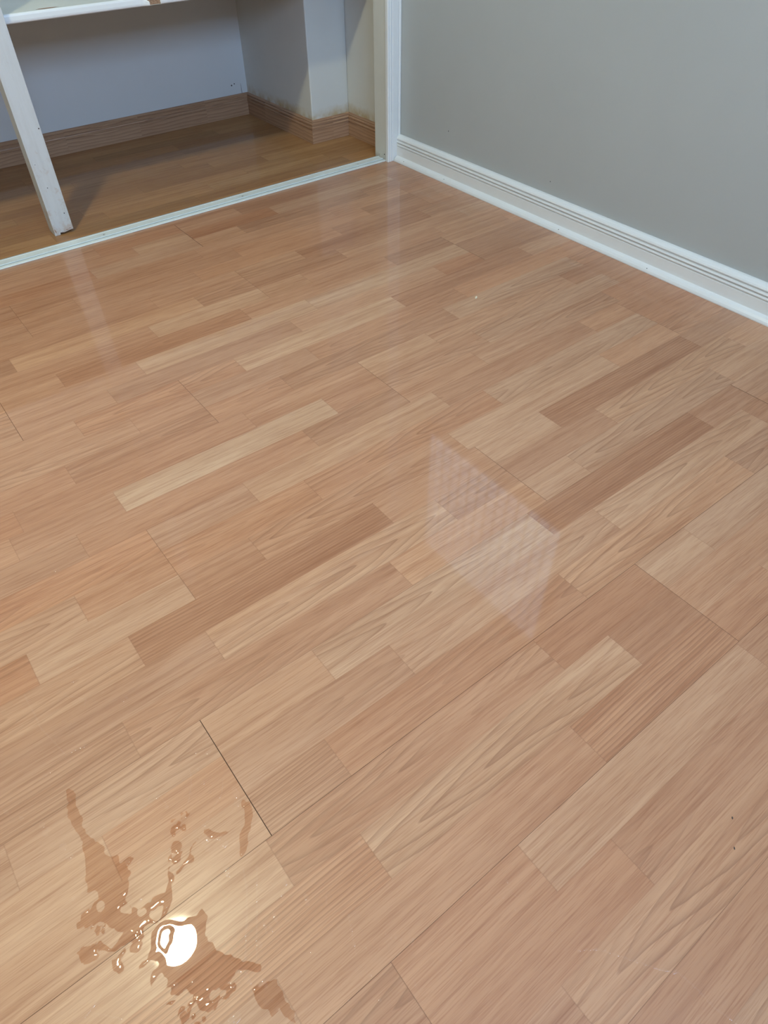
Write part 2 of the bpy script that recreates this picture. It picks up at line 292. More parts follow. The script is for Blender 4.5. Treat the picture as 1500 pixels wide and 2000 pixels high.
HOLES = [[(-0.1293, 0.3692), (-0.1308, 0.3669), (-0.133, 0.3659), (-0.1355, 0.3663), (-0.1377, 0.368), (-0.1392, 0.3707), (-0.1398, 0.3739), (-0.1393, 0.3769), (-0.1378, 0.3792), (-0.1356, 0.3803), (-0.1331, 0.3799), (-0.1308, 0.3782), (-0.1293, 0.3754), (-0.1287, 0.3722)], [(-0.1069, 0.3528), (-0.1071, 0.3505), (-0.1084, 0.3487), (-0.1104, 0.3477), (-0.1127, 0.3478), (-0.115, 0.3489), (-0.1168, 0.3508), (-0.1177, 0.3531), (-0.1175, 0.3554), (-0.1163, 0.3572), (-0.1143, 0.3582), (-0.1119, 0.3581), (-0.1096, 0.357), (-0.1078, 0.3551)], [(-0.0958, 0.3337), (-0.0982, 0.3329), (-0.1007, 0.3333), (-0.1028, 0.3347), (-0.1041, 0.337), (-0.1043, 0.3397), (-0.1034, 0.3422), (-0.1015, 0.344), (-0.0991, 0.3449), (-0.0966, 0.3445), (-0.0945, 0.3431), (-0.0932, 0.3408), (-0.093, 0.3381), (-0.094, 0.3356)], [(-0.0861, 0.2907), (-0.0893, 0.2887), (-0.0926, 0.2881), (-0.0952, 0.2889), (-0.0968, 0.2911), (-0.097, 0.2941), (-0.0957, 0.2975), (-0.0931, 0.3005), (-0.0899, 0.3025), (-0.0866, 0.3032), (-0.0839, 0.3024), (-0.0823, 0.3002), (-0.0822, 0.2971), (-0.0835, 0.2937)], [(-0.1049, 0.2566), (-0.1071, 0.2537), (-0.11, 0.2523), (-0.1132, 0.2526), (-0.1159, 0.2547), (-0.1176, 0.2581), (-0.1181, 0.2622), (-0.1171, 0.2661), (-0.1149, 0.2691), (-0.112, 0.2706), (-0.1088, 0.2703), (-0.106, 0.2681), (-0.1043, 0.2647), (-0.1039, 0.2606)], [(-0.1135, 0.3246), (-0.1143, 0.3232), (-0.116, 0.3225), (-0.1183, 0.3227), (-0.1208, 0.3237), (-0.1229, 0.3253), (-0.1244, 0.3272), (-0.1248, 0.3291), (-0.1241, 0.3305), (-0.1224, 0.3312), (-0.1201, 0.331), (-0.1175, 0.33), (-0.1154, 0.3284), (-0.1139, 0.3265)], [(-0.086, 0.3213), (-0.0893, 0.3218), (-0.0922, 0.3233), (-0.0942, 0.3257), (-0.0947, 0.3284), (-0.0937, 0.3308), (-0.0915, 0.3326), (-0.0883, 0.3334), (-0.0849, 0.3329), (-0.082, 0.3313), (-0.08, 0.3289), (-0.0795, 0.3262), (-0.0805, 0.3238), (-0.0828, 0.322)]]
BLOBS = [(-0.0354, 0.3778, 0.0075), (-0.1173, 0.31, 0.006)]
LINES = [(0.0013, [(0.0166, 0.3084), (0.0137, 0.3012), (0.0074, 0.283), (-0.005, 0.2615), (-0.0209, 0.2358), (-0.0291, 0.2229)]), (0.0009, [(0.0278, 0.295), (0.0129, 0.2697), (0.0006, 0.2485), (-0.0105, 0.2298), (-0.019, 0.2151)]), (0.0008, [(0.0201, 0.458), (0.013, 0.4378), (-0.0008, 0.4182), (-0.0089, 0.4137)]), (0.0008, [(0.0492, 0.4182), (0.0379, 0.4017), (0.012, 0.3869), (0.0038, 0.3802), (-0.0032, 0.378)]), (0.0009, [(-0.1878, 0.2816), (-0.1772, 0.2856), (-0.1671, 0.29), (-0.1612, 0.292)]), (0.0008, [(-0.1769, 0.279), (-0.1657, 0.2676), (-0.1541, 0.255)]), (0.0008, [(-0.0288, 0.4591), (-0.0256, 0.4429), (-0.0237, 0.4293)]), (0.0011, [(0.2651, 0.0072), (0.2734, 0.0022), (0.2845, -0.0052), (0.2958, -0.0196), (0.3061, -0.0345), (0.3216, -0.0565), (0.3366, -0.0729), (0.34, -0.0929), (0.34, -0.1134), (0.3468, -0.1369)]), (0.001, [(-0.1192, 0.7036), (-0.1189, 0.6814), (-0.1174, 0.6636), (-0.1173, 0.6346), (-0.1091, 0.6032), (-0.1039, 0.5779)]), (0.0008, [(-0.074, 0.6633), (-0.0609, 0.6514), (-0.0527, 0.6399), (-0.058, 0.629)]), (0.0007, [(-0.068, 0.4786), (-0.0705, 0.467)])]
DROPS = [(-0.1891, 0.5489, 0.0022, 2.2, 1.0471975511965976), (-0.1761, 0.529, 0.002, 1.6, 1.0471975511965976), (-0.12, 0.5143, 0.002, 1.5, 1.0471975511965976), (-0.1584, 0.5049, 0.003, 1.2, 1.0471975511965976), (-0.1582, 0.4927, 0.0028, 1.4, 1.0471975511965976), (-0.1534, 0.4945, 0.0022, 1.4, 1.0471975511965976), (-0.1461, 0.4632, 0.0034, 1.2, 1.0471975511965976), (-0.1437, 0.4476, 0.0034, 1.4, 1.0471975511965976), (-0.0308, 0.4496, 0.0026, 1.3, 1.0471975511965976), (-0.0259, 0.4296, 0.002, 1, 1.0471975511965976), (0.0255, 0.4295, 0.002, 1, 1.0471975511965976), (0.0278, 0.4497, 0.0015, 1, 1.0471975511965976), (-0.0336, 0.3537, 0.0026, 1, 1.0471975511965976), (-0.0075, 0.3537, 0.003, 1.2, 1.0471975511965976), (-0.0022, 0.3117, 0.0026, 1, 1.0471975511965976), (-0.0013, 0.3175, 0.003, 1.3, 1.0471975511965976), (0.0209, 0.3383, 0.0016, 1, 1.0471975511965976), (-0.0089, 0.3622, 0.0018, 1, 1.0471975511965976), (0.0011, 0.3818, 0.0013, 1, 1.0471975511965976), (0.0599, 0.393, 0.002, 1, 1.0471975511965976), (-0.1563, 0.3997, 0.002, 1, 1.0471975511965976), (-0.0999, 0.2503, 0.003, 1.3, 1.0471975511965976), (-0.0508, 0.2136, 0.0022, 1.6, 1.0471975511965976), (-0.0834, 0.2408, 0.0022, 1, 1.0471975511965976), (-0.0821, 0.2433, 0.0015, 1, 1.0471975511965976), (-0.0946, 0.3507, 0.002, 1, 1.0471975511965976), (-0.1103, 0.2848, 0.0024, 1, 1.0471975511965976), (-0.08, 0.3893, 0.002, 1, 1.0471975511965976), (-0.0906, 0.3999, 0.0025, 1, 1.0471975511965976), (-0.1609, 0.311, 0.0016, 1, 1.0471975511965976), (0.0522, 0.3907, 0.0042, 2.6, 1.9198621771937625), (0.0472, 0.3795, 0.003, 1.3, 1.5707963267948966), (-0.0361, 0.2119, 0.0042, 2.8, 1.3962634015954636), (-0.0624, 0.1858, 0.0048, 1.2, 0), (-0.0683, 0.1859, 0.0035, 1.5, 0), (-0.0016, 0.3628, 0.003, 1.6, -0.5235987755982988), (0.0088, 0.356, 0.003, 1.6, -0.5235987755982988), (0.0108, 0.3444, 0.003, 1.6, -0.5235987755982988), (0.0468, 0.2627, 0.0022, 1, 1.4835298641951802), (0.0372, 0.2527, 0.0022, 1.2, 1.4835298641951802), (0.0575, 0.2325, 0.003, 2.6, 1.4835298641951802), (0.077, 0.2207, 0.0012, 1, 1.4835298641951802), (0.0752, 0.2181, 0.0012, 1, 1.4835298641951802), (0.0734, 0.2155, 0.0012, 1, 1.4835298641951802), (0.0187, 0.2393, 0.0024, 2.6, 1.4835298641951802), (0.0053, 0.2395, 0.0018, 2.2, 1.4835298641951802), (0.0037, 0.233, 0.0013, 1.4, 1.4835298641951802), (0.0097, 0.233, 0.0018, 2.2, 1.4835298641951802), (-0.0081, 0.2271, 0.0022, 1.5, 1.4835298641951802), (0.0291, 0.2977, 0.0018, 1, 1.4835298641951802), (0.1421, 0.2451, 0.0018, 2, 1.4835298641951802), (0.1204, 0.2189, 0.001, 1, 1.4835298641951802), (0.1262, 0.2182, 0.0011, 1, 1.4835298641951802), (0.1274, 0.2114, 0.001, 1, 1.4835298641951802), (0.1276, 0.1246, 0.0018, 2.2, 1.4835298641951802), (-0.0227, 0.1931, 0.0026, 2.2, 1.4835298641951802), (0.0137, 0.1754, 0.0011, 1, 1.4835298641951802), (0.0668, 0.1049, 0.0014, 1, 1.4835298641951802), (0.0725, 0.129, 0.001, 1, 1.4835298641951802), (0.2541, 0.1044, 0.0014, 1, 1.4835298641951802), (0.1954, 0.1377, 0.0015, 1.4, 1.4835298641951802), (0.1239, 0.1932, 0.001, 1, 1.4835298641951802), (0.1086, 0.149, 0.001, 1, 1.4835298641951802), (0.1108, 0.1425, 0.001, 1, 1.4835298641951802), (0.1155, 0.1399, 0.0013, 1, 1.4835298641951802), (0.1189, 0.1344, 0.001, 1, 1.4835298641951802), (0.0834, 0.152, 0.001, 1, 1.4835298641951802), (0.0941, 0.1427, 0.001, 1, 1.4835298641951802), (0.0327, 0.1857, 0.001, 1, 1.4835298641951802), (0.1048, 0.0919, 0.001, 1, 1.4835298641951802), (0.158, 0.0801, 0.001, 1, 1.4835298641951802), (0.2458, 0.1259, 0.001, 1, 1.4835298641951802), (0.2386, 0.0944, 0.001, 1, 1.4835298641951802), (-0.0229, 0.1648, 0.0014, 1, 1.4835298641951802), (0.0406, 0.1246, 0.001, 1, 1.4835298641951802), (0.0862, 0.1891, 0.0015, 1.3, 1.4835298641951802), (0.0843, 0.1847, 0.001, 1.3, 1.4835298641951802), (0.0824, 0.1803, 0.001, 1.3, 1.4835298641951802), (0.0806, 0.176, 0.0015, 1.3, 1.4835298641951802), (0.0787, 0.1717, 0.001, 1.3, 1.4835298641951802), (0.0769, 0.1675, 0.001, 1.3, 1.4835298641951802), (0.0751, 0.1632, 0.0015, 1.3, 1.4835298641951802), (0.0733, 0.1591, 0.001, 1.3, 1.4835298641951802), (0.0715, 0.1549, 0.001, 1.3, 1.4835298641951802), (0.0776, 0.8054, 0.0022, 1.5, 0.4363323129985824), (0.1, 0.8024, 0.0013, 1.5, 0.4363323129985824), (0.1119, 0.7359, 0.002, 1.5, 0.4363323129985824), (0.1217, 0.7347, 0.001, 1.5, 0.4363323129985824), (0.1331, 0.718, 0.0011, 1.5, 0.4363323129985824), (0.1409, 0.7124, 0.0018, 1.5, 0.4363323129985824), (0.1567, 0.7061, 0.0018, 1.5, 0.4363323129985824), (-0.0286, 0.8444, 0.0013, 1.5, 0.4363323129985824), (-0.0203, 0.8444, 0.0011, 1.5, 0.4363323129985824), (-0.0098, 0.8427, 0.0015, 1.5, 0.4363323129985824), (-0.0646, 0.7269, 0.0014, 1.5, 0.4363323129985824), (-0.0523, 0.7254, 0.0012, 1.5, 0.4363323129985824), (-0.043, 0.6972, 0.0013, 1.5, 0.4363323129985824), (-0.057, 0.6795, 0.0016, 1.5, 0.4363323129985824), (-0.0107, 0.6732, 0.0016, 1.5, 0.4363323129985824), (-0.0105, 0.6539, 0.0011, 1.5, 0.4363323129985824), (-0.0285, 0.6357, 0.0013, 1.5, 0.4363323129985824), (-0.0106, 0.6051, 0.0016, 1.5, 0.4363323129985824), (-0.0053, 0.6064, 0.0014, 1.5, 0.4363323129985824), (0.0371, 0.4713, 0.0014, 1.5, 0.4363323129985824), (0.0324, 0.478, 0.001, 1.5, 0.4363323129985824), (0.0495, 0.4617, 0.0026, 1.5, 0.4363323129985824), (0.0576, 0.651, 0.0013, 1.5, 0.4363323129985824), (0.0738, 0.6791, 0.0011, 1.5, 0.4363323129985824), (-0.0515, 0.8452, 0.0016, 1.5, 0.4363323129985824), (-0.035, 0.858, 0.001, 1.5, 0.4363323129985824), (-0.006, 0.9028, 0.0015, 1.5, 0.4363323129985824), (-0.0008, 0.9011, 0.0012, 1.5, 0.4363323129985824), (0.0159, 0.8993, 0.0012, 1.5, 0.4363323129985824), (0.0187, 0.8018, 0.001, 1.5, 0.4363323129985824), (0.0349, 0.8446, 0.001, 1.5, 0.4363323129985824), (0.0064, 0.7552, 0.001, 1.5, 0.4363323129985824), (-0.114, 0.5888, 0.001, 1.5, 0.4363323129985824), (-0.0965, 0.5758, 0.0022, 4, 0.4363323129985824), (-0.0832, 0.5739, 0.0024, 4, 0.4363323129985824), (-0.138, 0.5642, 0.0018, 4, 0.6108652381980153), (-0.1291, 0.5653, 0.0018, 4, 0.6108652381980153), (0.2674, 0.0056, 0.0014, 1.5, 0), (0.283, -0.004, 0.0014, 1.5, 0), (0.3344, -0.0701, 0.0016, 2, 0), (0.2586, 0.0377, 0.0013, 1, 0), (0.2513, 0.0872, 0.001, 1, 0), (0.2407, 0.0773, 0.001, 1, 0)]
FRINGES = [(-0.0849, 0.217, 0.0271, 0.0187, 0.03), (-0.057, 0.2124, 0.011, 0.01, 0.05), (-0.0223, 0.4005, 0.0185, 0.0157, 0.08), (-0.0454, 0.3709, 0.0174, 0.0123, 0.02), (-0.1532, 0.3698, 0.0117, 0.0094, 0.05), (-0.1623, 0.335, 0.0151, 0.0121, 0.0), (-0.1406, 0.3062, 0.0113, 0.0113, 0.02), (-0.0911, 0.4014, 0.0103, 0.01, 0.03), (-0.1111, 0.2874, 0.0113, 0.0097, 0.12), (-0.1392, 0.3441, 0.0154, 0.0135, 0.1), (-0.1054, 0.2479, 0.011, 0.0101, 0.08), (-0.1131, 0.3197, 0.0134, 0.0118, 0.06)]
LINE_LABELS = ['longer straight thread of water right of the lamp glare', 'thinner straight thread of water beside the longer one', 'hairline water trail climbing from the upper fork of the puddle', 'curved hairline of water leading down to the right splash', 'beaded water streak running down to the lower left corner', 'nearly level water streak below the beaded one', 'short hairline of water above the middle of the puddle', 'long curved drying edge of water in the lower right corner', 'curved drying edge of water left of the dark plank joint', 'short hooked drying edge of water near the left curved one', 'tiny upright water mark above the forked trail']
def DROP_ANG(x, y, ang): return math.atan2(y, x) if abs(ang) > .9 else 0.0
def drop_place(x, y):
    if x > .35: return 'by the curved drying edge in the lower right'
    dx, dy = x + .082, y - .29
    right, far = dx * .79 - dy * .61, dx * .62 + dy * .79
    d = math.hypot(right, far)
    if far > .42: return 'far above the puddle near the left edge'
    if far > .26: return 'on the boards above the forked trail' if right < .0 else 'just above the dark plank joint'
    if far > .13: return 'beside the upper fork of the puddle' if right < .03 else 'near the small splash right of the fork'
    if right > .24: return 'on the boards far right of the lamp glare'
    if right > .10: return 'right of the straight water thread' if far > 0 else 'low down right of the puddle'
    if right < -.10: return 'left of the forked puddle'
    return 'close around the lamp glare' if far > -.03 else 'just below the lamp glare'

def build_field():
    """height of the spilled water over the boards: signed distance to its outline (m, positive inside)"""
    gx = np.arange(-.26, .235, .0013); gy = np.arange(.02, .62, .0013)
    X, Y = np.meshgrid(gx, gy, indexing='ij')
    rng = np.random.RandomState(3)
    def vnoise(cell, seed):
        r = np.random.RandomState(seed); n = 96; g = r.rand(n, n)
        a = (X + 1) / cell; b = (Y + 1) / cell
        i = np.floor(a).astype(int); j = np.floor(b).astype(int); fa = a - i; fb = b - j
        fa = fa * fa * (3 - 2 * fa); fb = fb * fb * (3 - 2 * fb)
        G = lambda p, q: g[p % n, q % n]
        return (G(i, j) * (1 - fa) + G(i + 1, j) * fa) * (1 - fb) + (G(i, j + 1) * (1 - fa) + G(i + 1, j + 1) * fa) * fb - .5
    XX = X + .006 * vnoise(.011, 1) + .0035 * vnoise(.0045, 2); YY = Y + .006 * vnoise(.011, 5) + .0035 * vnoise(.0045, 6)
    def sd(poly, A=None, B=None):
        A = XX if A is None else A; B = YY if B is None else B
        d = np.full(A.shape, 9.0); ins = np.zeros(A.shape, bool); n = len(poly)
        for k in range(n):
            x0, y0 = poly[k]; x1, y1 = poly[(k + 1) % n]; dx, dy = x1 - x0, y1 - y0
            L = dx * dx + dy * dy + 1e-12
            tt = np.clip(((A - x0) * dx + (B - y0) * dy) / L, 0, 1)
            d = np.minimum(d, np.hypot(A - x0 - tt * dx, B - y0 - tt * dy))
            c = ((y0 > B) != (y1 > B)) & (A < dx * (B - y0) / (dy if abs(dy) > 1e-12 else 1e-12) + x0)
            ins ^= c
        return np.where(ins, d, -d)
    F = np.full(X.shape, -9.0)
    for k, p in POLYS.items(): F = np.maximum(F, sd(p))
    for x, y, r in BLOBS: F = np.maximum(F, r - np.hypot(XX - x, YY - y))
    for h in HOLES: F = np.minimum(F, -sd(h))
    # beads broken off the rim: mottled fringes
    fr = vnoise(.007, 11) + .6 * vnoise(.003, 12)
    for (cx, cy, a, b, th) in FRINGES:
        q = ((X - cx) / a) ** 2 + ((Y - cy) / b) ** 2
        F = np.maximum(F, np.where(q < 1, (fr - th + .07 - .25 * q) * .008, -9))
    return gx, gy, F
FX, FY, FIELD = build_field()
def field_at(x, y):
    a = (x - FX[0]) / .0013; b = (y - FY[0]) / .0013; i, j = int(a), int(b)
    if i < 0 or j < 0 or i >= len(FX) - 1 or j >= len(FY) - 1: return -.05
    fa, fb = a - i, b - j
    v = (FIELD[i, j] * (1 - fa) + FIELD[i + 1, j] * fa) * (1 - fb) + (FIELD[i, j + 1] * (1 - fa) + FIELD[i + 1, j + 1] * fa) * fb
    return max(-.05, min(.05, float(v)))

class StripFloor:
    def __init__(s): s.v = []; s.f = []; s.g = []; s.e = []; s.c = []; s.sd = []; s.w = []
    def strip(s, x0, x1, y0, y1, tone, cath, lined, seed, gx0, gx1, gy0, gy1, z=0.0, bx=None):
        """one printed strip; gx*/gy* are the click gaps taken off its sides"""
        X0, X1, Y0_, Y1_ = x0 + gx0, x1 - gx1, y0 + gy0, y1 - gy1
        if X1 - X0 < .002 or Y1_ - Y0_ < .001: return
        xs = [X0, (x0 + x1) / 2, X1]; ys = [Y0_, (Y0_ + Y1_) / 2, Y1_]
        if bx and not (X1 < bx[0] or X0 > bx[1] or Y1_ < bx[2] or Y0_ > bx[3]):
            a, b = max(X0, bx[0]), min(X1, bx[1])
            xs = sorted(set(xs + list(np.linspace(a, b, max(2, int((b - a) / .0022))))))
            ys = sorted(set(ys + list(np.linspace(Y0_, Y1_, max(2, int((Y1_ - Y0_) / .0022))))))
            fine = True
        else: fine = False
        n0 = len(s.v); nx, ny = len(xs), len(ys); flip = -1 if int(seed * 1000) % 2 else 1
        for x in xs:
            for y in ys:
                s.v.append((x, y, z)); s.g.append(((x - x0) * flip + .3, y - (y0 + y1) / 2))
                s.e.append((min(x - x0, x1 - x), min(y - y0, y1 - y)))
                s.w.append(field_at(x, y) if fine else -.05)
        for i in range(nx - 1):
            for j in range(ny - 1):
                a = n0 + i * ny + j; s.f.append((a, a + ny, a + ny + 1, a + 1)); s.c.append((tone, cath, lined, seed))
    def build(s, name, mat):
        me = bpy.data.meshes.new(name); me.from_pydata(s.v, [], s.f); me.update()
        li = np.zeros(len(me.loops), dtype=np.int32); me.loops.foreach_get('vertex_index', li)
        G = np.array(s.g, dtype=np.float32)[li]; E = np.array(s.e, dtype=np.float32)[li]
        for nm, A in (('grain', G), ('edge', E)):
            l = me.uv_layers.new(name=nm); l.data.foreach_set('uv', A.ravel())
        C = np.array(s.c, dtype=np.float32)
        a = me.attributes.new('strip', 'FLOAT_COLOR', 'FACE'); a.data.foreach_set('color', np.c_[C[:, :3], np.ones(len(C))].astype(np.float32).ravel())
        a = me.attributes.new('seed', 'FLOAT', 'FACE'); a.data.foreach_set('value', C[:, 3].copy())
        a = me.attributes.new('wet', 'FLOAT', 'POINT'); a.data.foreach_set('value', np.array(s.w, dtype=np.float32))
        return link(name, me, mat)

def figure(k, r):
    if k == 'C': return 1.0, 0.0
    if k == 'F': return 0.0, 1.0
    if k == 'K': return .8, .15
    return (.22 if r < .3 else 0.0), (.16 if r > .6 else .03)

rnd = random.Random(21)
fl = StripFloor()
BOX = (-.26, .235, .02, .62)
r_lo, r_hi = int(math.floor((YB - Y0) / W)) , int(math.floor((YT - Y0) / W))
for g in range(r_lo // 3, r_hi // 3 + 1):
    pj = PLANKJ.get(g, rnd.uniform(0, 1.2)); pl = sorted([pj + 1.285 * i for i in range(-4, 4)])
    gw = WIDE.get(g, .00022)
    for k in range(3 * g, 3 * g + 3):
        ya, yb = Y0 + k * W, Y0 + (k + 1) * W
        gl = SEAM.get(g, .00006) / 2 if k == 3 * g else 0; gh = SEAM.get(g + 1, .00006) / 2 if k == 3 * g + 2 else 0
        ya2, yb2 = max(ya, YB), min(yb, YT + .01)
        if yb2 <= ya2: continue
        xs = sorted(JOINTS.get(k, [rnd.uniform(0, .4)]))
        base = list(xs)
        while xs[-1] < 1.7: xs.append(xs[-1] + .467)
        while xs[0] > XL - .1: xs.insert(0, xs[0] - .467)
        filled = [xs[0]]
        for a in xs[1:]:
            if a - filled[-1] > .62: filled.append((a + filled[-1]) / 2)
            filled.append(a)
        xs = [x for x in filled if all(abs(x - p) > .05 for p in pl)] + [p for p in pl]
        xs = sorted(x for x in xs if XL - .6 < x < 2.3)
        tn = TONE.get(k, {})
        for a, b in zip(xs, xs[1:]):
            if b < XL or a > XW: continue
            best = min(tn, key=lambda q: abs(q - a)) if tn else None
            r = rnd.random(); rt = rnd.gauss(0, .22)
            if best is not None and abs(best - a) < .06: tone, kd = tn[best]
            else: tone, kd = rt, ('C' if r < .3 else 'S')
            c_, l_ = figure(kd, rnd.random())
            isp = lambda x: any(abs(x - p) < 1e-6 for p in pl)
            fl.strip(max(a, XL), min(b, XW), ya2, yb2, .5 + .5 * max(-1, min(1, tone * 1.12)), c_, l_, rnd.random(),
                     gw / 2 if isp(a) else 0, gw / 2 if isp(b) else 0, gl, gh, 0.0, BOX)
floor = fl.build('floor', M['floor'])
tag(floor, 'glossy reddish laminate floor printed with three strips of cherry wood to the plank', kind='structure')
MB().box(XL, XW, YB, YT + .01, -.02, -.0035).build('underlay', M['gap'], floor)

# closet floor: yellower, darker laminate behind the track
cf = StripFloor(); rc = random.Random(5)
for k in range(13):
    ya, yb = 2.10 + k * W, 2.10 + (k + 1) * W
    x = XL - rc.uniform(0, .5)
    while x < 1.69:
        L = rc.uniform(.35, .62); kd = rc.choice('SSSCSK'); c_, l_ = figure(kd, rc.random())
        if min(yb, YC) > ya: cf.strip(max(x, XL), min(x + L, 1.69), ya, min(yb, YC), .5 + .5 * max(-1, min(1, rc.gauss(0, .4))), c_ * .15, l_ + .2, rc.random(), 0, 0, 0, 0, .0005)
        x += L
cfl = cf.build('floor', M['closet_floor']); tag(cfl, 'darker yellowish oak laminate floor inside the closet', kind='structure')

# ================================================================== walls
def st(o, label=None): return tag(o, label, kind='structure')
# right wall with the window opening
wy0, wy1, wz0, wz1 = 1.00, 1.89, 1.10, 2.02
mb = MB(); t_ = .07
mb.box(XW, XW + t_, YB, wy0, 0, CEIL); mb.box(XW, XW + t_, wy1, 2.20, 0, CEIL); mb.box(XW, XW + t_, wy0, wy1, 0, wz0); mb.box(XW, XW + t_, wy0, wy1, wz1, CEIL)
wr = st(mb.build('wall_right', M['grey_wall']), 'smooth warm grey painted wall on the right')
# wall of the rear window, behind the viewer
bx0, bx1, bz0, bz1 = -.45, 1.15, 1.26, 1.90
mb = MB(); mb.box(XL, bx0, YB - .14, YB, 0, CEIL); mb.box(bx1, XW + t_, YB - .14, YB, 0, CEIL); mb.box(bx0, bx1, YB - .14, YB, 0, bz0); mb.box(bx0, bx1, YB - .14, YB, bz1, CEIL)
st(mb.build('wall_rear', M['grey_wall']), 'grey wall with the room window opposite the closet')
st(MB().box(XL - .12, XL, YB - .14, YC + .12, 0, CEIL).build('wall_left', M['grey_wall']), 'grey wall on the left side')
st(MB().box(XL - .12, XW + t_, YB - .14, YC + .12, CEIL, CEIL + .1).build('ceiling', M['ceiling']), 'flat white ceiling')
wb = st(MB().box(XL, 1.515, YC, YC + .12, 0, CEIL).build('wall_back', M['back_wall']), 'white back wall of the closet')
st(MB().box(1.515, 1.684, 2.417, YC + .12, 0, CEIL).build('wall_column', M['cream_wall'], bevel=.004), 'boxed-out white column in the right corner of the closet')
st(MB().box(1.684, XW + t_, 2.20, YC + .12, 0, CEIL).build('wall_side', M['cream_wall']), 'short cream side wall of the closet beside the jamb')
HZ = 2.04
st(MB().box(XL, XW, 2.085, 2.165, HZ, CEIL).build('wall_front', M['grey_wall']), 'wall over the closet opening')

# nail holes and marks
def dot(parent, name, loc, axis, r, label=None):
    bm = bmesh.new(); bmesh.ops.create_cone(bm, cap_ends=True, segments=10, radius1=r, radius2=r * .8, depth=.0012)
    me = bpy.data.meshes.new(name); bm.to_mesh(me); bm.free()
    o = link(name, me, M['hole'], parent); o.location = loc
    o.rotation_euler = (0, PI / 2, 0) if axis == 'x' else ((PI / 2, 0, 0) if axis == 'y' else (0, 0, 0)); return o
for y, z, r in ((1.817, .15, .0016), (1.359, .118, .0013)): dot(wr, 'nail_hole', (XW, y, z), 'x', r)
for x, z, r in ((1.446, .113, .0034), (1.459, .117, .0027)): dot(wb, 'nail_hole', (x, YC, z), 'y', r)
cr = MB(); cr.add([(1.4875, YC - .0006, .075), (1.4895, YC - .0006, .075), (1.4880, YC - .0006, .115), (1.4872, YC - .0006, .115)], [(0, 1, 2, 3)])
cr.build('crack', M['hole'], wb)

# ================================================================== skirtings
WPROF = [(0,0),(.018,0),(.018,.0455),(.0150,.0462),(.0150,.0482),(.0180,.0492),(.0190,.0518),(.0180,.0545),(.0135,.0556),(.0135,.0578),(.0178,.0590),(.0190,.0615),(.0178,.0640),(.0132,.0650),(.0130,.0678),(.0172,.0700),(.0172,.0720),(.0155,.0755),(.0120,.0790),(.0075,.0820),(.004,.0830),(0,.0830)]
o = MB().sweep(WPROF, (XW, YB, 0), (XW, 2.073, 0), (-1, 0, 0), (0, 0, 1)).build('baseboard_right', M['gloss_white'])
st(o, 'glossy white moulded skirting with three grooves along the grey wall')
TP = [(.017,.0),(.0335,.0),(.0335,.0030),(.0318,.0075),(.0275,.0125),(.0225,.0155),(.0180,.0168),(.017,.0168)]
o = MB().sweep(TP, (XW, YB, .0002), (XW, 2.066, .0002), (-1, 0, 0), (0, 0, 1)).build('trim_1', M['gloss_white'])
st(o, 'slim white quarter-round strip at the foot of the white skirting')
for y in (2.015, 1.795, 1.275, .955): dot(o, 'nail_hole', (XW - .0292, y, .0108), 'x', .0013)
# pine skirtings in the closet: three grooves near the top
PPROF = [(0,0),(.012,0),(.012,.046),(.0095,.0468),(.0095,.0490),(.012,.0500),(.0128,.054),(.0115,.0575),(.0080,.0585),(.0080,.0608),(.0110,.062),(.0115,.0655),(.0092,.0685),(.0065,.0692),(.0065,.0712),(.0085,.0728),(.0060,.0765),(.002,.0785),(0,.0785)]
def mit(prof, a, b): return [(p, q, a * p, b * p) for p, q in prof]
o = MB().sweep(mit(PPROF, 0, -1), (XL, YC, .001), (1.515, YC, .001), (0, -1, 0), (0, 0, 1)).build('baseboard_back', M['pine_x']); st(o, 'varnished pine skirting along the closet back wall')
o = MB().sweep(mit(PPROF, 1, -1), (1.515, YC, .001), (1.515, 2.417, .001), (-1, 0, 0), (0, 0, 1))
# outer corner: the two runs meet in a mitre
mbx = MB().sweep(mit(PPROF, -1, -1), (1.515, 2.417, .001), (1.515, YC, .001), (-1, 0, 0), (0, 0, 1)).build('baseboard_side', M['pine_y']); st(mbx, 'varnished pine skirting on the left face of the column, stained at its mitre')
mbx = MB().sweep(mit(PPROF, -1, -1), (1.515, 2.417, .001), (1.684, 2.417, .001), (0, -1, 0), (0, 0, 1)).build('baseboard_column', M['pine_x']); st(mbx, 'short pine skirting across the front of the column')
mbx = MB().sweep(mit(PPROF, 0, -1), (1.684, 2.150, .001), (1.684, 2.417, .001), (-1, 0, 0), (0, 0, 1)).build('baseboard_closet', M['pine_y']); st(mbx, 'pine skirting on the cream side wall next to the jamb')

# ================================================================== closet opening
CP = [(0,0),(.058,0),(.058,.0105),(.0565,.0125),(.0525,.0130),(.0505,.0118),(.0490,.0100),(.0475,.0112),(.0450,.0122),(.0250,.0125),(.0215,.0120),(.0200,.0102),(.0185,.0102),(.0165,.0125),(.0120,.0128),(.0100,.0112),(.0085,.0112),(.0065,.0128),(.0025,.0128),(0,.0112)]
x0c = 1.607
mb = MB().sweep([(a, b, 0, a) for a, b in CP], (x0c, 2.082, .0004), (x0c, 2.082, HZ + .002), (1, 0, 0), (0, -1, 0))
st(mb.build('trim_2', M['gloss_white']), 'white fluted casing running up the right side of the closet opening')
mb = MB().sweep([(a, b, 0, a) for a, b in CP], (XL, 2.082, HZ), (x0c, 2.082, HZ), (0, 0, 1), (0, -1, 0))
st(mb.build('trim_3', M['gloss_white']), 'white casing across the top of the closet opening')
st(MB().box(1.6095, 1.684, 2.084, 2.150, .0006, HZ).build('trim_4', M['jamb'], bevel=.0015), 'cream closet jamb with dirty scuffed foot')
jb = bpy.data.objects['trim_4']
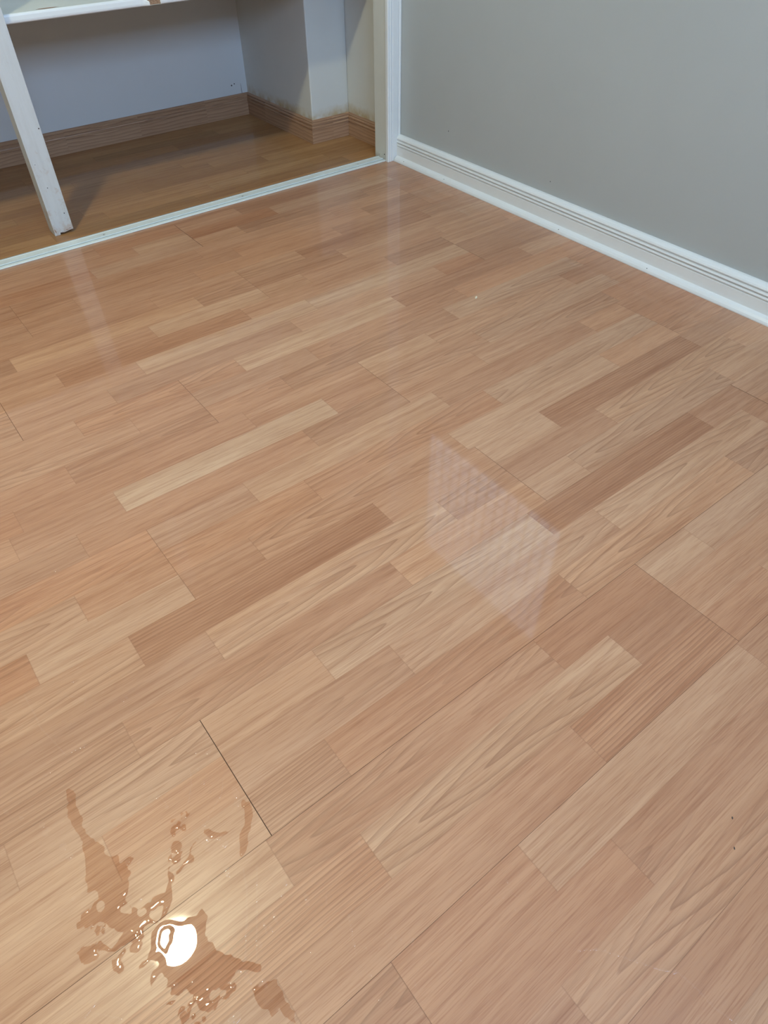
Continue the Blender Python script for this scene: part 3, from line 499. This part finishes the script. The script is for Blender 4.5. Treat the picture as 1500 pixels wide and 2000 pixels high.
dot(jb, 'nail_hole', (1.6093, 2.094, .021), 'x', .0022); dot(jb, 'nail_hole', (1.6093, 2.125, .014), 'x', .0010)
st(MB().box(XL, 1.6095, 2.084, 2.165, HZ - .012, HZ).build('trim_5', M['jamb']), 'cream head jamb over the closet opening')

# sliding door track
tr = empty('door_track', (0, 2.11, 0)); tag(tr, 'white metal sliding door track screwed to the floor along the closet opening', 'door track')
def loc(mb, dx, dy): mb.v = [(x - dx, y - dy, z) for x, y, z in mb.v]; return mb
KP = [(0,0),(0,.0020),(.0015,.0034),(.0115,.0038),(.0118,.0025),(.0160,.0025),(.0165,.0060),(.0415,.0060),(.0430,.0068),(.0455,.0068),(.0455,.0048),(.0468,.0048),(.0468,.0060),(.0500,.0060),(.0515,.0035),(.0515,0)]
mb = MB().sweep(KP, (XL, 2.0845, .0006), (1.6085, 2.0845, .0006), (0, 1, 0), (0, 0, 1))
loc(mb, 0, 2.11).build('rail', M['track'], tr)
loc(MB().box(XL, 1.6085, 2.0962, 2.1006, .0030, .0037), 0, 2.11).build('groove', M['track_groove'], tr)  # dark strip laid in the front groove to draw its shade
loc(MB().box(XL, 1.6085, 2.1294, 2.1308, .0060, .0078), 0, 2.11).build('groove', M['track_groove'], tr)  # raised dark strip drawing the shaded line along the rear lip
i = 0
for x in (1.502, 1.028, .554, .08, -.394, -.868):
    bm = bmesh.new(); bmesh.ops.create_cone(bm, cap_ends=True, segments=16, radius1=.0042, radius2=.0030, depth=.0012)
    for v in bm.verts: v.co.z += .0060
    me = bpy.data.meshes.new('screw'); bm.to_mesh(me); bm.free(); s_ = link('screw', me, M['screw'], tr); s_.location = (x, .0015, 0)

# ================================================================== shelf and its post
# rough-painted timber post with a stepped foot
t = NT('thin_white_paint_on_timber'); g = t.n('TexCoord').outputs['Object']; x, y, z = t.sep(g)
n1 = t.noise(t.comb(t.math('MULTIPLY', x, 60), t.math('MULTIPLY', y, 60), t.math('MULTIPLY', z, 7)), 1, 4, .65)
n2 = t.noise(g, 28, 5, .7); foot = t.remap(z, .0, .22, .16, 0)
c = t.mix(t.remap(n1, .45, .75, 0, .35), c4(.60, .60, .595), c4(.46, .43, .40))
c = t.mix(t.remap(t.math('ADD', n2, foot), .62, .72, 0, .55), c, c4(.48, .36, .29))
t.bsdf(c, .55, Specular_IOR_Level=.3, Normal=t.bump(t.math('ADD', n1, n2), .35, .002)); M['post'] = t.m
t = NT('bare_timber_end'); t.bsdf(c4(.36, .20, .12), .8); M['bare'] = t.m
post = empty('support_post', (.4665, 2.230, .0005)); tag(post, 'roughly white-painted square timber post propping the front of the closet shelf', 'post')
px0, px1, py0, py1 = .4375, .4955, 2.2045, 2.2555
def lean(z): return .010 * z
mb = MB(); pr = [(px0, 0.0), (px0 + .016, 0.0), (px0 + .0172, .0065), (px0 + .030, .0045), (px0 + .046, .0075), (px1, .0085)]
zs = [None, .05, .15, .3, .6, 1.2, 1.72]
vs = []
xsq = [p[0] for p in pr]
for zi, z_ in enumerate(zs):
    for yy in (py0, py1):
        for (xx, zz) in pr:
            q = zz if z_ is None else z_
            vs.append((xx + lean(q) - .4665, yy - 2.230, q))
n = len(pr); fs = []
for zi in range(len(zs) - 1):
    b0, b1 = zi * 2 * n, (zi + 1) * 2 * n
    for k in range(n - 1):
        fs.append((b0 + k, b0 + k + 1, b1 + k + 1, b1 + k)); fs.append((b0 + n + k + 1, b0 + n + k, b1 + n + k, b1 + n + k + 1))
    fs.append((b0, b1, b1 + n, b0 + n)); fs.append((b0 + n - 1, b0 + 2 * n - 1, b1 + 2 * n - 1, b1 + n - 1))
for k in range(n - 1): fs.append((k, n + k, n + k + 1, k + 1))
top = (len(zs) - 1) * 2 * n
for k in range(n - 1): fs.append((top + k, top + k + 1, top + n + k + 1, top + n + k))
mb.add(vs, fs); mb.build('timber', M['post'], post, bevel=.0012)
# chips where the paint has gone, on the foot
def chip(x, z, w_, h, a):
    pts = []
    for k in range(9):
        th = 2 * PI * k / 9; r = random.uniform(.65, 1.1)
        pts.append((x + w_ * r * math.cos(th) + a * h * r * math.sin(th), z + h * r * math.sin(th)))
    vs = [(px - .4665, py0 - 2.230 - .0004, pz) for px, pz in pts] + [(px - .4665, py0 - 2.230 + .0006, pz) for px, pz in pts]
    f = [tuple(range(9))] + [(k, (k + 1) % 9, 9 + (k + 1) % 9, 9 + k) for k in range(9)]
    MB().add(vs, f).build('bare_patch', M['bare'], post)
chip(.4425, .014, .0016, .0085, -.25); chip(.477, .011, .0050, .0010, .2); chip(.486, .0135, .0035, .0009, .3); chip(.4615, .0075, .0006, .0022, 0)
for x, z, r in ((.4835, .058, .0016), (.461, .135, .0014), (.4905, .285, .0018), (.449, .20, .001)):
    bm = bmesh.new(); bmesh.ops.create_cone(bm, cap_ends=True, segments=10, radius1=r, radius2=r, depth=.0012)
    me = bpy.data.meshes.new('nail_hole'); bm.to_mesh(me); bm.free(); o = link('nail_hole', me, M['hole'], post)
    o.location = (x + lean(z) - .4665, py0 - 2.230, z); o.rotation_euler = (PI / 2, 0, 0)

t = NT('greenish_white_shelf_laminate'); g = t.n('TexCoord').outputs['Object']
c = t.mix(t.remap(t.noise(g, 7, 4, .6), .3, .7), c4(.60, .62, .56), c4(.68, .69, .64)); t.bsdf(c, .4, Specular_IOR_Level=.4); M['shelf'] = t.m
t = NT('particleboard_core'); g = t.n('TexCoord').outputs['Object']
c = t.mix(t.remap(t.noise(g, 240, 3, .7), .35, .65), c4(.20, .11, .065), c4(.44, .27, .16))
t.bsdf(c, .9, Normal=t.bump(t.noise(g, 240, 3, .7), .6, .002)); M['core'] = t.m
sh = empty('closet_shelf', (1.0, 2.55, .5155)); tag(sh, 'low white laminate shelf board across the closet with a broken front edge', 'shelf')
zb, zt, yf = .5155, .5345, 2.2385
mb = MB()
def L3(mb): mb.v = [(x - 1.0, y - 2.55, z - zb) for x, y, z in mb.v]; return mb
mb.box(.5045, 1.513, yf, YC - .001, zb, zt); mb.box(1.513, 1.682, yf, 2.415, zb, zt)
mb.box(XL + .002, .4345, yf, YC - .001, zb, zt); mb.box(.4345, .5045, py1 + .003, YC - .001, zb, zt)
L3(mb).build('board', M['core'], sh)
mb = MB(); mb.box(.5040, 1.513, yf - .0006, YC - .001, zt, zt + .0009); mb.box(1.513, 1.682, yf, 2.415, zt, zt + .0009); mb.box(XL + .002, .4350, yf - .0006, YC - .001, zt, zt + .0009); mb.box(.4350, .5040, py1 + .003, YC - .001, zt, zt + .0009)
L3(mb).build('laminate_sheet', M['shelf'], sh)
mb = MB(); mb.box(.5050, 1.513, yf, YC - .001, zb - .0008, zb); mb.box(1.513, 1.682, yf, 2.415, zb - .0008, zb); mb.box(XL + .002, .4345, yf, YC - .001, zb - .0008, zb); mb.box(.4345, .5050, py1 + .003, YC - .001, zb - .0008, zb)
L3(mb).build('laminate_sheet', M['shelf'], sh)
# rounded edging strip that ends in a peeled lip, bare chipboard, then edging again
EP = [(0,0),(.0016,.0),(.0040,.0022),(.0050,.0060),(.0050,.0150),(.0040,.0185),(.0020,.0202),(0,.0202)]
def edging(x0, x1, peel=False):
    vs = []; xs = [x0, x0 + .0015] + ([x0 + (x1 - x0) * k / 6 for k in range(1, 6)]) + [x1 - .022, x1 - .015, x1 - .009, x1 - .004, x1]
    fs = []
    for k, x in enumerate(xs):
        e = max(0, (x - (x1 - .022)) / .022) if peel else 0
        sc = .6 if k == 0 else 1.0
        for a, b in EP:
            bb = .0101 + (b - .0101) * (1 - .50 * e * e) * sc - .0045 * e * e
            vs.append((x, yf - a * sc - .010 * e * e, zb - .0006 + bb))
    n = len(EP)
    for k in range(len(xs) - 1):
        for q in range(n): fs.append((k * n + q, k * n + (q + 1) % n, (k + 1) * n + (q + 1) % n, (k + 1) * n + q))
    fs += [tuple(range(n)), tuple(range((len(xs) - 1) * n, len(xs) * n))]
    L3(MB().add(vs, fs)).build('edge_strip', M['gloss_white'], sh, smooth=False)
edging(.5045, .893, True); edging(.930, 1.682); edging(XL + .002, .4345)
# glue scar on the laminate near the edge
mb = MB(); pts = [(.592, 2.247), (.615, 2.243), (.640, 2.244), (.652, 2.249), (.630, 2.254), (.603, 2.253)]
mb.add([(x, y, zt + .0013) for x, y in pts], [tuple(range(6))]); L3(mb).build('glue_mark', M['bare'], sh)

# ================================================================== windows (seen mirrored in the boards)
wn = empty('window_1', (XW + .03, (wy0 + wy1) / 2, wz0)); st(wn, 'timber-framed window high in the right wall')
def Lw(mb): mb.v = [(x - XW - .03, y - (wy0 + wy1) / 2, z - wz0) for x, y, z in mb.v]; return mb
mb = MB(); fw_ = .045
mb.box(XW - .012, XW + .045, wy0 - .03, wy1 + .03, wz0 - .035, wz0 + .012); mb.box(XW - .012, XW + .045, wy0 - .03, wy1 + .03, wz1 - .012, wz1 + .035)
mb.box(XW - .012, XW + .045, wy0 - .035, wy0 + .012, wz0, wz1); mb.box(XW - .012, XW + .045, wy1 - .012, wy1 + .035, wz0, wz1)
Lw(mb).build('window_frame', M['timber_frame'], wn)
Lw(MB().add([(XW + .035, wy0, wz0), (XW + .035, wy0, wz1), (XW + .035, wy1, wz1), (XW + .035, wy1, wz0)], [(0, 1, 2, 3)])).build('glass_pane', M['glass'], wn)
mb = MB(); y = wy0 + .05
while y < wy1: mb.box(XW + .060, XW + .064, y - .004, y + .004, wz0, wz1); y += .062
z = wz0 + .05
while z < wz1: mb.box(XW + .064, XW + .068, wy0, wy1, z - .004, z + .004); z += .062
Lw(mb).build('security_grille', M['steel_bar'], wn)
w2 = empty('window_2', ((bx0 + bx1) / 2, YB, bz0)); st(w2, 'wide window in the wall opposite the closet')
def L2(mb): mb.v = [(x - (bx0 + bx1) / 2, y - YB, z - bz0) for x, y, z in mb.v]; return mb
mb = MB(); 
for a, b in ((bx0, bx0 + .04), (bx1 - .04, bx1), ((bx0 + bx1) / 2 - .02, (bx0 + bx1) / 2 + .02)): mb.box(a, b, YB - .09, YB - .04, bz0, bz1)
mb.box(bx0, bx1, YB - .09, YB - .04, bz0, bz0 + .04); mb.box(bx0, bx1, YB - .09, YB - .04, bz1 - .04, bz1)
L2(mb).build('window_frame', M['gloss_white'], w2)
L2(MB().add([(bx0, YB - .065, bz0), (bx1, YB - .065, bz0), (bx1, YB - .065, bz1), (bx0, YB - .065, bz1)], [(0, 1, 2, 3)])).build('glass_pane', M['glass'], w2)

# ================================================================== ceiling lamp
t = NT('glowing_lamp_dome'); e = t.n('Emission', {'Color': LAMP_COLOR, 'Strength': LAMP_STRENGTH}); t.t.links.new(e.outputs[0], t.out.inputs[0]); M['lamp'] = t.m
lamp = empty('ceiling_lamp', (LAMP_POS[0], LAMP_POS[1], CEIL)); tag(lamp, 'round ceiling lamp whose glare shows in the spilled water', 'ceiling lamp')
def lathe(prof, seg=48):
    vs = [(r * math.cos(2 * PI * k / seg), r * math.sin(2 * PI * k / seg), z) for r, z in prof for k in range(seg)]
    fs = [(i * seg + k, i * seg + (k + 1) % seg, (i + 1) * seg + (k + 1) % seg, (i + 1) * seg + k) for i in range(len(prof) - 1) for k in range(seg)]
    fs += [tuple(range(seg)), tuple(range((len(prof) - 1) * seg, len(prof) * seg))]
    return MB().add(vs, fs)
lathe([(.100, 0), (.100, -.022), (.090, -.026), (.081, -.026)]).build('mounting_ring', M['gloss_white'], lamp, smooth=False)
lathe([(.080, -.020)] + [(.080 * math.cos(a), -.026 - .050 * math.sin(a)) for a in [i * PI / 22 for i in range(11)]] + [(.003, -.076)]).build('dome', M['lamp'], lamp, smooth=True)

# ================================================================== spilled water
def water_mesh(name, field, gx, gy, hmax, slope, label=None, cat='water'):
    d = field
    h = np.where(d > 0, hmax * (1 - np.exp(-np.clip(d, 0, 1) * slope / hmax)), np.maximum(d * slope, -.0007))
    keep = d > -.0020; idx = -np.ones(d.shape, int)
    cells = (d[:-1, :-1] > 0) | (d[1:, :-1] > 0) | (d[:-1, 1:] > 0) | (d[1:, 1:] > 0)
    vs = []; fs = []
    ii, jj = np.nonzero(cells)
    for i, j in zip(ii, jj):
        q = []
        for a, b in ((i, j), (i + 1, j), (i + 1, j + 1), (i, j + 1)):
            if idx[a, b] < 0: idx[a, b] = len(vs); vs.append((gx[a], gy[b], h[a, b] + .00002))
            q.append(int(idx[a, b]))
        fs.append(tuple(q))
    o = mesh(name, vs, fs, M['water'], smooth=True); return o
SM = FIELD.copy()
for _ in range(2):                                   # surface tension rounds the rim
    SM[1:-1, 1:-1] = (SM[1:-1, 1:-1] * 4 + SM[2:, 1:-1] + SM[:-2, 1:-1] + SM[1:-1, 2:] + SM[1:-1, :-2]) / 8
gxx, gyy = np.meshgrid(FX, FY, indexing='ij')
pud = water_mesh('water_puddle', np.where(FIELD > -.5, SM, FIELD), FX, FY, .00055, .42)
tag(pud, 'shallow clear water spilled in forked trails around the lamp glare on the boards', 'water')

def rivulet(w_, pts, label, group=None):
    P = [Vector((a, b, 0)) for a, b in pts]; Q = [P[0]]
    for a, b in zip(P, P[1:]):
        n = max(1, int((b - a).length / .0015))
        for k in range(1, n + 1): Q.append(a.lerp(b, k / n))
    vs = []; fs = []; m = 7
    for i, p in enumerate(Q):
        d = (Q[min(i + 1, len(Q) - 1)] - Q[max(i - 1, 0)]).normalized(); nn = Vector((-d.y, d.x, 0))
        e = min(1, i / 4, (len(Q) - 1 - i) / 4); ww = 1.4 * w_ * (.8 + .28 * math.sin(i * .97) + .12 * math.sin(i * 2.3)) * (.15 + .85 * e)
        for k in range(m):
            a = PI * k / (m - 1); vs.append(tuple(p + nn * (ww * math.cos(a) + .0003 * math.sin(i * 1.3)) + Vector((0, 0, ww * .40 * math.sin(a)))))
    for i in range(len(Q) - 1):
        for k in range(m - 1): fs.append((i * m + k, i * m + k + 1, (i + 1) * m + k + 1, (i + 1) * m + k))
    o = mesh('water_trickle', vs, fs, M['water'], smooth=True); tag(o, label, 'water', group)
for (w_, pts), lb in zip(LINES, LINE_LABELS): rivulet(w_, pts, lb)

def drop_mesh():
    vs = [(0, 0, 1.0)]; fs = []; S_, Rn = 14, 5
    for i in range(1, Rn + 1):
        a = PI / 2 * i / Rn
        for k in range(S_): vs.append((math.sin(a) * math.cos(2 * PI * k / S_), math.sin(a) * math.sin(2 * PI * k / S_), math.cos(a)))
    for k in range(S_): fs.append((0, 1 + k, 1 + (k + 1) % S_))
    for i in range(Rn - 1):
        for k in range(S_): fs.append((1 + i * S_ + k, 1 + (i + 1) * S_ + k, 1 + (i + 1) * S_ + (k + 1) % S_, 1 + i * S_ + (k + 1) % S_))
    return vs, fs
dv, df = drop_mesh(); d0 = mesh('water_drop', dv, df, M['water'], smooth=True)
for i, (x, y, r, el, ang) in enumerate(DROPS):
    o = d0 if i == 0 else d0.copy()
    if i: COL.objects.link(o)
    o.location = (x, y, 0); r *= 1.35; o.scale = (r * (el ** .7), r / (el ** .3), r * .21); o.rotation_euler = (0, 0, DROP_ANG(x, y, ang))
    size = 'round' if el < 1.4 else ('oval' if el < 2 else 'long')
    where = drop_place(x, y); tag(o, '%s bead of water standing %s' % (size, where), 'water drop', '%s water beads %s' % (size, where))
# crumbs on the boards
def crumb(x, y, r, col, label):
    bm = bmesh.new(); bmesh.ops.create_icosphere(bm, subdivisions=1, radius=r)
    for v in bm.verts: v.co = Vector((v.co.x * 1.9, v.co.y * .8, v.co.z * .5)) * random.uniform(.8, 1.2)
    me = bpy.data.meshes.new('crumb'); bm.to_mesh(me); bm.free(); o = link('crumb', me, col); o.location = (x, y, r * .4); o.rotation_euler = (0, 0, .6)
    tag(o, label, 'crumb')
M['chaff'] = plain('pale_chip', (.75, .66, .50), .7)
crumb(1.174, 1.140, .0038, M['chaff'], 'pale wood chip lying on the boards below the white skirting')
crumb(.497, -.038, .0011, M['hole'], 'dark speck of dirt near the lower right corner, nearest one')
crumb(.527, -.016, .0011, M['hole'], 'dark speck of dirt near the lower right corner, further one')
